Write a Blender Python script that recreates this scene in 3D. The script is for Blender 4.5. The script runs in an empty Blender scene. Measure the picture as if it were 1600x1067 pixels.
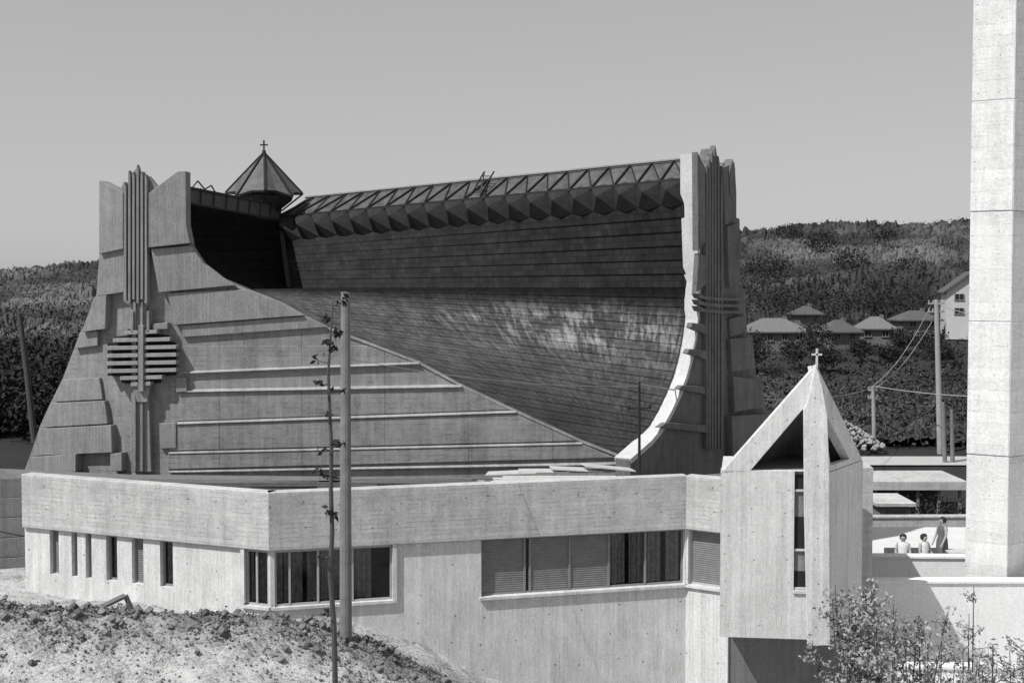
import bpy, bmesh, math, random
import numpy as np
from mathutils import Vector, Matrix, noise
random.seed(7); rng=np.random.default_rng(7)
scene=bpy.context.scene
scene.view_settings.view_transform='Standard'
COL=scene.collection
# ------------------------------------------------------------------ camera station
CZ=8.2; F=2000.0; PT=math.atan(83.5/F)
CP,SP=math.cos(PT),math.sin(PT)
cam_d=bpy.data.cameras.new("camera"); cam=bpy.data.objects.new("camera",cam_d); COL.objects.link(cam)
cam.location=(0,0,CZ); cam.rotation_euler=(math.pi/2-PT,0,0)
cam_d.lens=45; cam_d.sensor_width=36; cam_d.clip_end=3000; cam_d.clip_start=.1
scene.camera=cam
# image pixel cast through the camera -> world position on a vertical plane
def ray(px,py):
    a=(px-800)/F; b=(533.5-py)/F
    return Vector((a,CP+b*SP,-SP+b*CP))
def W3(px,py,d):
    r=ray(px,py); t=d/r.y
    return Vector((r.x*t,d,CZ+r.z*t))
def XY(px,d): 
    p=W3(px,600,d); return (p.x,p.y)
class Frame:
    def __init__(s,a,b):
        s.o=Vector((a[0],a[1],0)); e=Vector((b[0],b[1],0)); s.d=(e-s.o); s.L=s.d.length; s.d.normalize()
        s.n=Vector((s.d.y,-s.d.x,0))   # outward
        s.M=Matrix(((s.d.x,-s.n.x,0,s.o.x),(s.d.y,-s.n.y,0,s.o.y),(0,0,1,0),(0,0,0,1)))
    def px(s,px,py,v=0):
        r=ray(px,py); o=s.o+s.n*v; c=Vector((0,0,CZ))
        t=(o-c).dot(s.n)/r.dot(s.n); p=c+r*t
        return ((p-s.o).dot(s.d),p.z)
    def w(s,u,z,v=0):
        p=s.o+s.d*u+s.n*v; return Vector((p.x,p.y,z))
# ------------------------------------------------------------------ object helpers
WM={}
def reg(o,M,parent=None):
    COL.objects.link(o); WM[o.name]=M
    o.matrix_basis=M
    if parent is not None:
        o.parent=parent; o.matrix_parent_inverse=WM[parent.name].inverted()
    return o
def thing(name,loc,label,cat,group=None):
    o=bpy.data.objects.new(name,None); o.empty_display_size=.3
    reg(o,Matrix.Translation(loc)); o["label"]=label; o["category"]=cat
    if group:o["group"]=group
    return o
def tag(o,label,cat,group=None):
    o["label"]=label;o["category"]=cat
    if group:o["group"]=group
    return o
class MB:
    def __init__(s): s.v=[];s.f=[];s.m=[];s.uv=[]
    def add(s,vs,fs,mi=0):
        n=len(s.v); s.v+= [tuple(p) for p in vs]; s.f+=[tuple(i+n for i in f) for f in fs]; s.m+=[mi]*len(fs)
    def prism(s,poly,v0,v1,mi=0):   # poly in (u,z), outward = -y local
        n=len(poly); vs=[(u,-v1,z) for u,z in poly]+[(u,-v0,z) for u,z in poly]
        fs=[tuple(range(n)),tuple(range(2*n-1,n-1,-1))]+[(i,(i+1)%n,n+(i+1)%n,n+i) for i in range(n)]
        s.add(vs,fs,mi)
    def rect(s,u0,u1,z0,z1,v0,v1,mi=0): s.prism([(u0,z0),(u1,z0),(u1,z1),(u0,z1)],v0,v1,mi)
    def box(s,c,sz,mi=0,R=None):
        vs=[]
        for dz in(-.5,.5):
            for dx,dy in((-.5,-.5),(.5,-.5),(.5,.5),(-.5,.5)):
                p=Vector((dx*sz[0],dy*sz[1],dz*sz[2])); 
                if R: p=R@p
                vs.append(Vector(c)+p)
        s.add(vs,[(0,3,2,1),(4,5,6,7),(0,1,5,4),(1,2,6,5),(2,3,7,6),(3,0,4,7)],mi)
    def plan(s,pts,z0,z1,mi=0):
        n=len(pts); vs=[(x,y,z0) for x,y in pts]+[(x,y,z1) for x,y in pts]
        s.add(vs,[tuple(range(n-1,-1,-1)),tuple(range(n,2*n))]+[(i,(i+1)%n,n+(i+1)%n,n+i) for i in range(n)],mi)
    def beam(s,a,b,w,h=None,mi=0):
        a=Vector(a);b=Vector(b);h=h or w;d=(b-a); L=d.length; d.normalize()
        up=Vector((0,0,1)) if abs(d.z)<.95 else Vector((0,1,0))
        x=d.cross(up).normalized(); y=x.cross(d)
        vs=[]
        for p in(a,b):
            for i,j in((-1,-1),(1,-1),(1,1),(-1,1)): vs.append(p+x*i*w/2+y*j*h/2)
        s.add(vs,[(0,3,2,1),(4,5,6,7),(0,1,5,4),(1,2,6,5),(2,3,7,6),(3,0,4,7)],mi)
    def tube(s,pts,rs,n=8,mi=0):
        P=[Vector(p) for p in pts]; vs=[];fs=[]
        for k,p in enumerate(P):
            d=(P[min(k+1,len(P)-1)]-P[max(k-1,0)]).normalized()
            up=Vector((0,0,1)) if abs(d.z)<.9 else Vector((0,1,0))
            x=d.cross(up).normalized(); y=x.cross(d)
            for i in range(n):
                a=2*math.pi*i/n; vs.append(p+(x*math.cos(a)+y*math.sin(a))*rs[k])
        for k in range(len(P)-1):
            for i in range(n):
                fs.append((k*n+i,k*n+(i+1)%n,(k+1)*n+(i+1)%n,(k+1)*n+i))
        fs.append(tuple(range(n-1,-1,-1))); fs.append(tuple((len(P)-1)*n+i for i in range(n)))
        s.add(vs,fs,mi)
    def obj(s,name,mats,parent=None,M=None,smooth=False,bevel=0,fix=True):
        me=bpy.data.meshes.new(name); me.from_pydata(s.v,[],s.f)
        if not isinstance(mats,(list,tuple)): mats=[mats]
        for m in mats: me.materials.append(m)
        me.polygons.foreach_set("material_index",s.m)
        if fix:
            bm=bmesh.new(); bm.from_mesh(me); bmesh.ops.recalc_face_normals(bm,faces=bm.faces); bm.to_mesh(me); bm.free()
        if smooth: me.polygons.foreach_set("use_smooth",[True]*len(me.polygons))
        me.update()
        o=bpy.data.objects.new(name,me)
        M=M or Matrix()
        if parent is None and M==Matrix() and s.v:
            c=np.array(s.v); L=Vector((c[:,0].mean(),c[:,1].mean(),c[:,2].min()))
            me.transform(Matrix.Translation(-L)); M=Matrix.Translation(L)
        reg(o,M,parent)
        if bevel:
            b=o.modifiers.new("bevel",'BEVEL'); b.width=bevel; b.segments=1; b.limit_method='ANGLE'
        return o
# ------------------------------------------------------------------ materials
class NT:
    def __init__(s,name):
        s.mat=bpy.data.materials.new(name); s.mat.use_nodes=True; s.t=s.mat.node_tree; s.b=s.t.nodes["Principled BSDF"]
        s.co=s.t.nodes.new("ShaderNodeTexCoord")
    def n(s,ty,**k):
        x=s.t.nodes.new(ty)
        for a,b in k.items(): setattr(x,a,b)
        return x
    def set(s,sock,v):
        if isinstance(v,bpy.types.NodeSocket): s.t.links.new(v,sock)
        else: sock.default_value=v
    def m(s,op,a,b=0,c=0,clamp=False):
        x=s.n("ShaderNodeMath",operation=op,use_clamp=clamp); s.set(x.inputs[0],a); s.set(x.inputs[1],b)
        if len(x.inputs)>2:s.set(x.inputs[2],c)
        return x.outputs[0]
    def map(s,v,sc=(1,1,1),loc=(0,0,0)):
        x=s.n("ShaderNodeMapping"); s.t.links.new(v,x.inputs[0]); x.inputs["Scale"].default_value=sc; x.inputs["Location"].default_value=loc
        return x.outputs[0]
    def noise(s,v,scale,det=4,rough=.6):
        x=s.n("ShaderNodeTexNoise"); s.t.links.new(v,x.inputs["Vector"]); x.inputs["Scale"].default_value=scale
        x.inputs["Detail"].default_value=det; x.inputs["Roughness"].default_value=rough; return x.outputs[0]
    def grey(s,val): 
        x=s.n("ShaderNodeCombineColor"); 
        for i in range(3): s.t.links.new(val,x.inputs[i])
        s.t.links.new(x.outputs[0],s.b.inputs["Base Color"])
    def bump(s,h,st=.5,dist=.02):
        x=s.n("ShaderNodeBump"); x.inputs["Strength"].default_value=st; x.inputs["Distance"].default_value=dist
        s.t.links.new(h,x.inputs["Height"]); s.t.links.new(x.outputs[0],s.b.inputs["Normal"])
    def rough(s,v,spec=.3): s.b.inputs["Roughness"].default_value=v; s.b.inputs["Specular IOR Level"].default_value=spec
def concrete(name,base,boards='h',bw=.14,holes=.75,stain=.5,line=.2,pan=0):
    k=NT(name); oc=k.co.outputs["Object"]
    sep=k.n("ShaderNodeSeparateXYZ"); k.t.links.new(oc,sep.inputs[0]); X,Y,Z=sep.outputs
    big=k.noise(oc,.5,6,.65); blot=k.noise(oc,2.3,4,.7)
    streakv=k.noise(k.map(oc,(3.5,3.5,.3)),1.5,5,.7)
    fine=k.noise(oc,14,5,.8); grit=k.noise(oc,48,3,.85)
    v=k.m('MULTIPLY_ADD',k.m('SUBTRACT',big,.5),stain*1.5,1)
    v=k.m('MULTIPLY_ADD',k.m('SUBTRACT',streakv,.5),stain*1.5,v)
    v=k.m('MULTIPLY_ADD',k.m('SUBTRACT',blot,.5),stain*1.0,v)
    v=k.m('MULTIPLY_ADD',k.m('SUBTRACT',fine,.5),.9,v)
    v=k.m('MULTIPLY_ADD',k.m('SUBTRACT',grit,.5),1.0,v)
    hgt=k.m('MULTIPLY',fine,.5)
    if boards:
        c=Z if boards=='h' else X
        cc=k.m('DIVIDE',c,bw); fl=k.m('FLOOR',cc); fr=k.m('FRACT',cc)
        wn=k.n("ShaderNodeTexWhiteNoise",noise_dimensions='1D'); k.t.links.new(fl,wn.inputs["W"])
        ln=k.m('LESS_THAN',fr,.1)
        sc=(.7,.7,12) if boards=='h' else (12,12,.7)
        grain=k.noise(k.map(oc,sc),3,4,.75)
        v=k.m('MULTIPLY_ADD',k.m('SUBTRACT',wn.outputs[0],.5),.11,v)
        v=k.m('MULTIPLY_ADD',k.m('SUBTRACT',grain,.5),.5,v)
        brk=k.m('GREATER_THAN',k.noise(oc,2.2,2),.54)
        v=k.m('SUBTRACT',v,k.m('MULTIPLY',k.m('MULTIPLY',ln,brk),line))
        hgt=k.m('ADD',hgt,k.m('MULTIPLY',wn.outputs[0],.4)); hgt=k.m('SUBTRACT',hgt,k.m('MULTIPLY',k.m('MULTIPLY',ln,brk),.5))
    if pan:
        fr=k.m('FRACT',k.m('DIVIDE',X,pan)); v=k.m('SUBTRACT',v,k.m('MULTIPLY',k.m('LESS_THAN',fr,.012),.3))
    if holes:
        cx=k.n("ShaderNodeCombineXYZ"); k.t.links.new(k.m('DIVIDE',X,holes),cx.inputs[0]); k.t.links.new(k.m('DIVIDE',Z,holes*.8),cx.inputs[1])
        vo=k.n("ShaderNodeTexVoronoi",voronoi_dimensions='2D'); k.t.links.new(cx.outputs[0],vo.inputs["Vector"]); vo.inputs["Scale"].default_value=1; vo.inputs["Randomness"].default_value=.3
        ho=k.m('MULTIPLY',k.m('LESS_THAN',vo.outputs["Distance"],.032),k.m('GREATER_THAN',k.noise(oc,1.7,1),.45))
        v=k.m('SUBTRACT',v,k.m('MULTIPLY',ho,.6))
    v=k.m('MAXIMUM',v,.12)
    k.grey(k.m('MINIMUM',k.m('MULTIPLY',v,base),.86)); k.bump(hgt,.8,.02); k.rough(.92,.12)
    return k.mat
def plain(name,base,var=.3,sc=8,rough=.8,spec=.3,metal=0,bump=.2):
    k=NT(name); oc=k.co.outputs["Object"]; nn=k.noise(oc,sc,5,.65)
    v=k.m('MULTIPLY_ADD',k.m('SUBTRACT',nn,.5),var*2,1); k.grey(k.m('MULTIPLY',k.m('MAXIMUM',v,.05),base)); k.rough(rough,spec)
    if bump:k.bump(nn,bump,.02)
    k.b.inputs["Metallic"].default_value=metal
    return k.mat
C_wall=concrete("church_concrete",.225,'h',.16,0,.7,.2,2.6)
C_edge=concrete("pale_concrete",.52,None,holes=0,stain=.25)
C_strip=concrete("strip_concrete",.29,None,holes=0,stain=.7)
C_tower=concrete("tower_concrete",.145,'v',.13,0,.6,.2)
C_rel=concrete("relief_concrete",.225,'v',.12,0,.5,.2)
C_annex=concrete("annex_concrete",.58,'v',.11,.85,.42,.12)
C_par=concrete("parapet_concrete",.46,'h',.11,.75,.5,.2)
C_bay=concrete("bay_concrete",.57,'v',.12,.7,.38,.12)
C_col=concrete("column_concrete",.66,'h',.3,.6,.3,.05)
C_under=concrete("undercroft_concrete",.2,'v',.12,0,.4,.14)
C_white=concrete("whitewashed_wall",.78,None,holes=0,stain=.2)
M_dark=plain("dark_void",.02,.2)
M_frame=plain("window_frame_paint",.22,.2,12,.5)
M_frameL=plain("pale_frame_paint",.38,.2,12,.5)
M_wood=plain("weathered_wood",.13,.5,6,.85)
M_woodL=plain("pale_planks",.5,.35,5,.85)
M_bitumen=plain("bitumen_roof",.16,.5,2.5,.95)
M_metal=plain("dark_iron",.025,.3,10,.6,.2)
def shutter_mat():
    k=NT("roller_shutter"); oc=k.co.outputs["Object"]; sep=k.n("ShaderNodeSeparateXYZ"); k.t.links.new(oc,sep.inputs[0])
    fr=k.m('FRACT',k.m('DIVIDE',sep.outputs[2],.055)); tri=k.m('ABSOLUTE',k.m('SUBTRACT',fr,.5))
    v=k.m('MULTIPLY_ADD',tri,-.9,1.15); nn=k.noise(oc,5,4); v=k.m('MULTIPLY_ADD',k.m('SUBTRACT',nn,.5),.6,v)
    k.grey(k.m('MULTIPLY',v,.2)); k.bump(tri,.8,.02); k.rough(.6,.2); return k.mat
M_shut=shutter_mat()
M_curt=plain("net_curtain",.45,.9,9,.95,.1)
def glass_mat():
    k=NT("window_glass"); t=k.t; out=[n for n in t.nodes if n.type=='OUTPUT_MATERIAL'][0]
    tr=k.n("ShaderNodeBsdfTransparent"); tr.inputs[0].default_value=(.7,.7,.7,1)
    gl=k.n("ShaderNodeBsdfGlossy"); gl.inputs["Roughness"].default_value=.03; gl.inputs["Color"].default_value=(.8,.8,.8,1)
    fr=k.n("ShaderNodeFresnel"); fr.inputs[0].default_value=1.45
    mx=k.n("ShaderNodeMixShader"); t.links.new(fr.outputs[0],mx.inputs[0]); t.links.new(tr.outputs[0],mx.inputs[1]); t.links.new(gl.outputs[0],mx.inputs[2])
    t.links.new(mx.outputs[0],out.inputs[0]); return k.mat
M_glass=glass_mat()
def leaf_mat(name,lo,hi,sc=.35,patch=0):
    k=NT(name); oc=k.co.outputs["Object"]; a=k.noise(oc,sc,3,.6); b=k.noise(oc,sc*12,3,.7)
    v=k.m('ADD',k.m('MULTIPLY',a,.5),k.m('MULTIPLY',b,.5)); mr=k.n("ShaderNodeMapRange"); k.t.links.new(v,mr.inputs[0])
    mr.inputs[1].default_value=.36; mr.inputs[2].default_value=.64; mr.inputs[3].default_value=lo; mr.inputs[4].default_value=hi
    o=mr.outputs[0]
    if patch:
        p=k.noise(oc,.035,4,.6); o=k.m('MULTIPLY',o,k.m('MULTIPLY_ADD',k.m('MULTIPLY',k.m('SUBTRACT',p,.46),5,clamp=True),patch,.75))
    k.grey(o); k.rough(.9,.05)
    return k.mat
M_forest=leaf_mat("forest_foliage",.03,.09,.06,1.1); M_leaf=leaf_mat("tree_foliage",.012,.05,.5); M_scrub=leaf_mat("scrub_foliage",.03,.12,.2)
M_bush=leaf_mat("bush_foliage",.14,.42,2); M_leafdk=leaf_mat("dark_leaf",.02,.06,2); M_bark=plain("bark",.07,.4,10,.9)
# ------------------------------------------------------------------ world and sun
Ls=Vector((-.5,-.36,.79)).normalized()
w=bpy.data.worlds.new("World"); scene.world=w; w.use_nodes=True; nt=w.node_tree
bg=nt.nodes["Background"]; sky=nt.nodes.new("ShaderNodeTexSky"); sky.sky_type='NISHITA'; sky.sun_disc=False
sky.sun_elevation=math.asin(Ls.z); sky.sun_rotation=math.atan2(Ls.x,Ls.y)%(2*math.pi); sky.dust_density=1.0; sky.air_density=1.0
bw_=nt.nodes.new("ShaderNodeRGBToBW"); nt.links.new(sky.outputs[0],bw_.inputs[0])
mm=nt.nodes.new("ShaderNodeMath"); mm.operation='POWER'; nt.links.new(bw_.outputs[0],mm.inputs[0]); mm.inputs[1].default_value=.4
m2=nt.nodes.new("ShaderNodeMath"); m2.operation='MULTIPLY'; nt.links.new(mm.outputs[0],m2.inputs[0]); m2.inputs[1].default_value=2.15
nt.links.new(m2.outputs[0],bg.inputs[0]); bg.inputs[1].default_value=.13
sd=bpy.data.lights.new("sun",'SUN'); sd.energy=4.7; sd.angle=math.radians(.5); sd.color=(1,.995,.985)
so=bpy.data.objects.new("sun",sd); COL.objects.link(so); so.rotation_euler=Ls.to_track_quat('Z','Y').to_euler()
# ------------------------------------------------------------------ terrain
def sm(a,b,x):
    t=min(1,max(0,(x-a)/(b-a))); return t*t*(3-2*t)
RY=[0,46,52,70,72.5,77,95,120,160,220,300,330,400,900]; RZ=[-3,-3,-4.5,-4.5,-2,-2,-.8,2.6,7.5,13.5,20.3,21,17,8]
LY=[0,34,60,90,110,160,250,350,420,900]; LZ=[.35,.35,.2,0,.8,3.6,8,12.2,12.0,8]
def ridge(x): return np.interp(x,[-13,-3.6,-1.2,.6,2.5],[1.0,.55,.42,.35,0])
def H(x,y):
    s=sm(-.12,.16,x/max(y,20)) if y>34 else 0
    n=sm(-5.5,4,x)
    near=.35-3.35*n
    far=np.interp(y,LY,LZ)*(1-s)+np.interp(y,RY,RZ)*s
    b=sm(34,50,y); z=near*(1-b)+far*b
    if x>3 and y<=50: z=np.interp(y,RY,RZ)*sm(3,6,x)+z*(1-sm(3,6,x))
    if y>100:
        r=max(-.5,min(.5,x/max(y,1)))
        z+=noise.noise(Vector((x*.02,y*.02,3)))*1.6*sm(100,200,y) + (r-.2)*10*sm(200,300,y)*s + (r+.36)*22*sm(150,330,y)*(1-s)
    if y<34 and x<3:
        k=1-sm(-1,3,x)
        e=math.exp(-((y-27.4)/1.5)**2); z+=ridge(x)*e
        rg=.35+.9*e
        z+=k*(noise.noise(Vector((x*.6,y*.6,0)))*.16+rg*(noise.noise(Vector((x*2.2,y*2.2,4)))*.13+noise.noise(Vector((x*6,y*6,9)))*.09+abs(noise.noise(Vector((x*13,y*13,9))))*.07))
    return z
xs=np.unique(np.concatenate([np.linspace(-900,-60,16),np.linspace(-60,-16,22),np.arange(-16,4,.1),np.linspace(4,90,50),np.linspace(90,900,16)]))
ys=np.unique(np.concatenate([np.linspace(-60,21,14),np.arange(21,31.5,.1),np.linspace(31.5,130,80),np.linspace(130,460,60),np.linspace(460,2500,14)]))
V=[(x,y,H(x,y)) for y in ys for x in xs]; nx=len(xs)
Fc=[(j*nx+i,j*nx+i+1,(j+1)*nx+i+1,(j+1)*nx+i) for j in range(len(ys)-1) for i in range(nx-1)]
k=NT("soil_and_grass"); oc=k.co.outputs["Object"]; sep=k.n("ShaderNodeSeparateXYZ"); k.t.links.new(oc,sep.inputs[0])
nearf=k.m('SUBTRACT',1,k.m('DIVIDE',k.m('SUBTRACT',sep.outputs[1],36),14,clamp=True),clamp=True)
a=k.noise(oc,1.3,8,.75); b=k.noise(oc,11,5,.85); c=k.noise(oc,34,3,.8)
soil=k.m('MULTIPLY_ADD',k.m('SUBTRACT',a,.5),1.3,.44); soil=k.m('MULTIPLY_ADD',k.m('SUBTRACT',b,.5),1.5,soil); soil=k.m('MULTIPLY_ADD',k.m('SUBTRACT',c,.5),1.2,soil)
cr=k.m('SUBTRACT',1,k.m('DIVIDE',k.m('ABSOLUTE',k.m('SUBTRACT',sep.outputs[1],28.0)),2.3,clamp=True),clamp=True)
soil=k.m('MULTIPLY',soil,k.m('MULTIPLY_ADD',cr,-.75,1.2)); soil=k.m('MAXIMUM',soil,.05); soil=k.m('MINIMUM',soil,.72)
grass=k.m('MULTIPLY_ADD',k.noise(oc,.12,6,.7),.07,.01)
k.grey(k.m('ADD',k.m('MULTIPLY',nearf,soil),k.m('MULTIPLY',k.m('SUBTRACT',1,nearf),grass))); k.bump(k.m('ADD',b,c),.9,.06); k.rough(.95,.1)
go=bpy.data.meshes.new("ground"); go.from_pydata(V,[],Fc); go.materials.append(k.mat); go.polygons.foreach_set("use_smooth",[True]*len(Fc))
ground=bpy.data.objects.new("ground",go); COL.objects.link(ground); ground["kind"]="structure"
rb=MB(); rx=np.linspace(0,70,36)
for i in range(35):
    x0,x1=rx[i],rx[i+1]
    rb.add([(x0,72.8,-1.9),(x1,72.8,-1.9),(x1,76.6,-1.9),(x0,76.6,-1.9)],[(0,1,2,3)])
ro=rb.obj("road",plain("road_surface",.4,.3,1.5,.9),fix=False); ro["kind"]="structure"
# ------------------------------------------------------------------ foliage
def leafquad_obj(name,P,mat,parent,size):
    n=len(P)
    u=rng.normal(size=(n,3)); u/=np.linalg.norm(u,axis=1)[:,None]
    t=rng.normal(size=(n,3)); v=np.cross(u,t); v/=np.linalg.norm(v,axis=1)[:,None]
    s=size*rng.uniform(.5,1.2,n)[:,None]*.5
    q=np.stack([P-u*s,P-v*s*.6,P+u*s,P+v*s*.6],1).reshape(-1,3)
    L=Vector((0,0,0))
    if parent is None:
        L=Vector((float(P[:,0].mean()),float(P[:,1].mean()),float(P[:,2].min()))); q=q-np.array(L)
    me=bpy.data.meshes.new(name); me.vertices.add(4*n); me.vertices.foreach_set("co",q.ravel())
    me.loops.add(4*n); me.loops.foreach_set("vertex_index",np.arange(4*n)); me.polygons.add(n)
    me.polygons.foreach_set("loop_start",np.arange(0,4*n,4)); me.materials.append(mat); me.update(calc_edges=True); me.validate()
    o=bpy.data.objects.new(name,me); reg(o,Matrix.Translation(L),parent); return o
def leaves(name,lobes,mat,parent=None,size=.5):
    P=[]
    for (x,y,z,a,b,c,n) in lobes:
        d=rng.normal(size=(n,3)); d/=np.linalg.norm(d,axis=1)[:,None]; r=rng.uniform(.3,1.08,n)**.6
        P.append(np.c_[x+d[:,0]*r*a,y+d[:,1]*r*b,z+d[:,2]*r*c])
    return leafquad_obj(name,np.concatenate(P),mat,parent,size)
def lobes_for(x,y,z,h,wd,n,k=4):
    out=[(x,y,z+h*.55,wd*.42,wd*.42,h*.42,n//2)]
    for i in range(k):
        a=random.uniform(0,6.28); r=wd*.33
        out.append((x+math.cos(a)*r,y+math.sin(a)*r,z+h*random.uniform(.35,.8),wd*.27,wd*.27,h*.22,n//(2*k)))
    return out
def canopy(name,r0,r1,y0,y1,nr,ny,amp,cell,mat,lab,clear=None,leafn=0,leafs=.5):
    """continuous wood canopy: lumpy crowns over the slope, with leaf clumps on top"""
    rs=np.linspace(r0,r1,nr); yy=y0*(y1/y0)**np.linspace(0,1,ny); vs=[];fs=[]
    for j,y in enumerate(yy):
        for i,r in enumerate(rs):
            x=r*y+random.uniform(-.3,.3)*(rs[1]-rs[0])*y; q=Vector((x/cell,y/cell,0))
            d=noise.voronoi(q)[0][0]; d2=noise.voronoi(q*2.7)[0][0]
            a=amp*max(.1,.75+1.3*noise.noise(Vector((x*.04,y*.04,8))))
            if clear: a*=clear(r,y)
            z=H(x,y)+a*(1.0-1.1*d*d)*.8+a*.35*(1-d2)+random.uniform(-.12,.12)*a-.25
            vs.append((x,y,z))
    for j in range(ny-1):
        for i in range(nr-1): fs.append((j*nr+i,j*nr+i+1,(j+1)*nr+i+1,(j+1)*nr+i))
    m=MB(); m.add(vs,fs); o=m.obj(name,mat,None,fix=False); o["kind"]="stuff"; tag(o,lab,"woodland")
    if leafn:
        A=np.array(vs); idx=rng.integers(0,len(A),leafn); P=A[idx]+rng.normal(size=(leafn,3))*np.array([.5,.5,.22])*cell*.3
        o2=leafquad_obj(name+"_leaves",P,mat,None,leafs); o2["kind"]="stuff"; tag(o2,lab,"woodland")
def clr(r,y):
    if y<104: return .35
    if y<131: return .08
    return min(1,.15+(y-131)/14)
canopy("hillside_woodland",.13,.47,80,345,230,230,2.8,3.6,M_forest,"dense low woodland covering the rounded hillside",clr,90000,.38)
canopy("distant_woodland",-.5,-.27,92,400,150,160,2.6,3.6,M_forest,"woodland on the distant low ridge",None,30000,.45)
L=[]
for i in range(420):
    y=random.uniform(80,111); r=random.uniform(.15,.42); x=r*y; hh=random.uniform(.6,1.7)
    if y>102: hh*=.45
    L+=lobes_for(x,y,H(x,y)-.2,hh,hh*2,110,3)
f=leaves("hillside_scrub",L,M_scrub,size=.24); f["kind"]="stuff"; tag(f,"dark scrub and bushes on the slope below the houses","scrub")
L=[]
for i in range(120):
    y=random.uniform(66,98); r=random.uniform(-.47,-.30); x=r*y; hh=random.uniform(3.2,5.6)
    L+=lobes_for(x,y,H(x,y)-.5,hh,hh*.9,420,5)
f=leaves("tree_belt",L,M_leaf,size=.36); f["kind"]="stuff"; tag(f,"dark belt of dense trees beyond the church","woodland")
def tree(x,y,h,wd,lab,n=900,mat=None,size=.3):
    z=H(x,y); t=thing("tree",(x,y,z),lab,"tree")
    m=MB(); m.tube([(x,y,z-.2),(x+.05,y,z+h*.3),(x,y+.05,z+h*.65)],[h*.035,h*.025,h*.012],7)
    for i in range(5):
        a=i*1.3; m.tube([(x,y,z+h*(.28+.06*i)),(x+math.cos(a)*wd*.3,y+math.sin(a)*wd*.3,z+h*(.5+.07*i))],[h*.012,h*.005],5)
    m.obj("trunk",M_bark,t)
    leaves("crown",lobes_for(x,y,z+h*.12,h*.88,wd,n,7),mat or M_leaf,t,size=size)
for px,d,h,wd in((1275,113,3.8,3.4),(1180,108,3.4,3.4),(1412,116,2.6,2.6),(1160,106,4.6,4),(1452,114,2.8,3.0),(1200,132,5,6),(1245,135,4.6,6),(1300,132,4.4,5),(1350,136,3.4,4),(1385,134,4.0,5),(1165,125,6.2,6),(1430,136,4.2,5),(1470,111,2.2,3),(1290,108,2.4,2.6),(1345,112,2.2,2.2),(1240,109,2.6,2.6),(1392,111,1.8,2.6),
  (1200,170,5,6),(1330,180,5,6),(1420,165,4.6,5),(1280,210,5,6),(1380,240,5,7),(1230,250,5,7)):
    p=W3(px,500,d); tree(p.x,d,h,wd,"leafy tree beside the hillside houses" if d<140 else "rounded tree standing out of the hillside wood",800,size=.26 if d<140 else .4)
p=W3(1499,800,56); tree(p.x,56,3.6,2.4,"small leafy tree beside the flat roofed shelter",900,size=.16)
p=W3(1450,800,63); tree(p.x,63,2.6,2.4,"small leafy tree beside the flat roofed shelter",600,size=.16)
# ------------------------------------------------------------------ church
church=thing("church",(-4,44,0),"grey concrete church with curved metal roof and lantern","church")
FA=Frame(XY(215,40),XY(985,39)); FAL=Frame(XY(35,41.6),XY(215,40)); FB=Frame(XY(985,38.5),XY(1215,46))
def pp(fr,pts,v=0): return [fr.px(a,b,v) for a,b in pts]
edgeA=[(290,268),(290,350),(297,385),(315,412),(345,435),(385,452),(440,473),(475,492),(510,510),(580,536),(655,565),(720,600),(805,640),(910,688),(985,717)]
m=MB()
m.prism(pp(FA,[(208,290),(232,300)]+edgeA)+[(FA.L,-1),(FA.px(208,500)[0],-1)],-.5,0)
m.obj("front_wall",C_wall,church,FA.M,bevel=.02)
m=MB(); e=pp(FA,edgeA[3:])
for i in range(len(e)-1):
    a,b=e[i],e[i+1]; m.prism([a,b,(b[0],b[1]-.07),(a[0],a[1]-.07)],-.5,.05)
m.obj("coping",C_strip,church,FA.M)
m=MB(); 
left=[(155,283),(155,395),(150,460),(140,490),(125,520),(115,545),(97,592),(78,630),(62,665),(47,710),(35,742)]
m.prism(pp(FAL,left)+[(FAL.px(35,742)[0],-1),(FAL.L,-1),FAL.px(215,290),FAL.px(192,300)],-.5,0)
m.obj("side_wall",C_wall,church,FAL.M,bevel=.02)
def R(fr,pts,v,mm,v0=-.04): mm.prism(pp(fr,pts,v),v0,v)
def relief(fr,pts,v,nm="relief_panel",mat=None,v0=-.04):
    m=MB(); R(fr,pts,v,m,v0); m.obj(nm,mat or C_rel,church,fr.M,bevel=.015)
for q,v in (([(232,302),(277,268),(290.2,267.5),(291,352),(297,380),(232,387)],.42),([(236,389),(298,384),(318,412),(346,434),(366,446),(248,457)],.28),
  ([(262,458),(386,452),(440,473),(475,493),(272,508)],.2),([(282,509),(476,494),(512,511),(286,527)],.11),([(275,590),(290,589),(292,612),(275,613)],.14),([(250,662),(275,660),(275,700),(250,701)],.12)):
    relief(FA,q,v)
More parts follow.
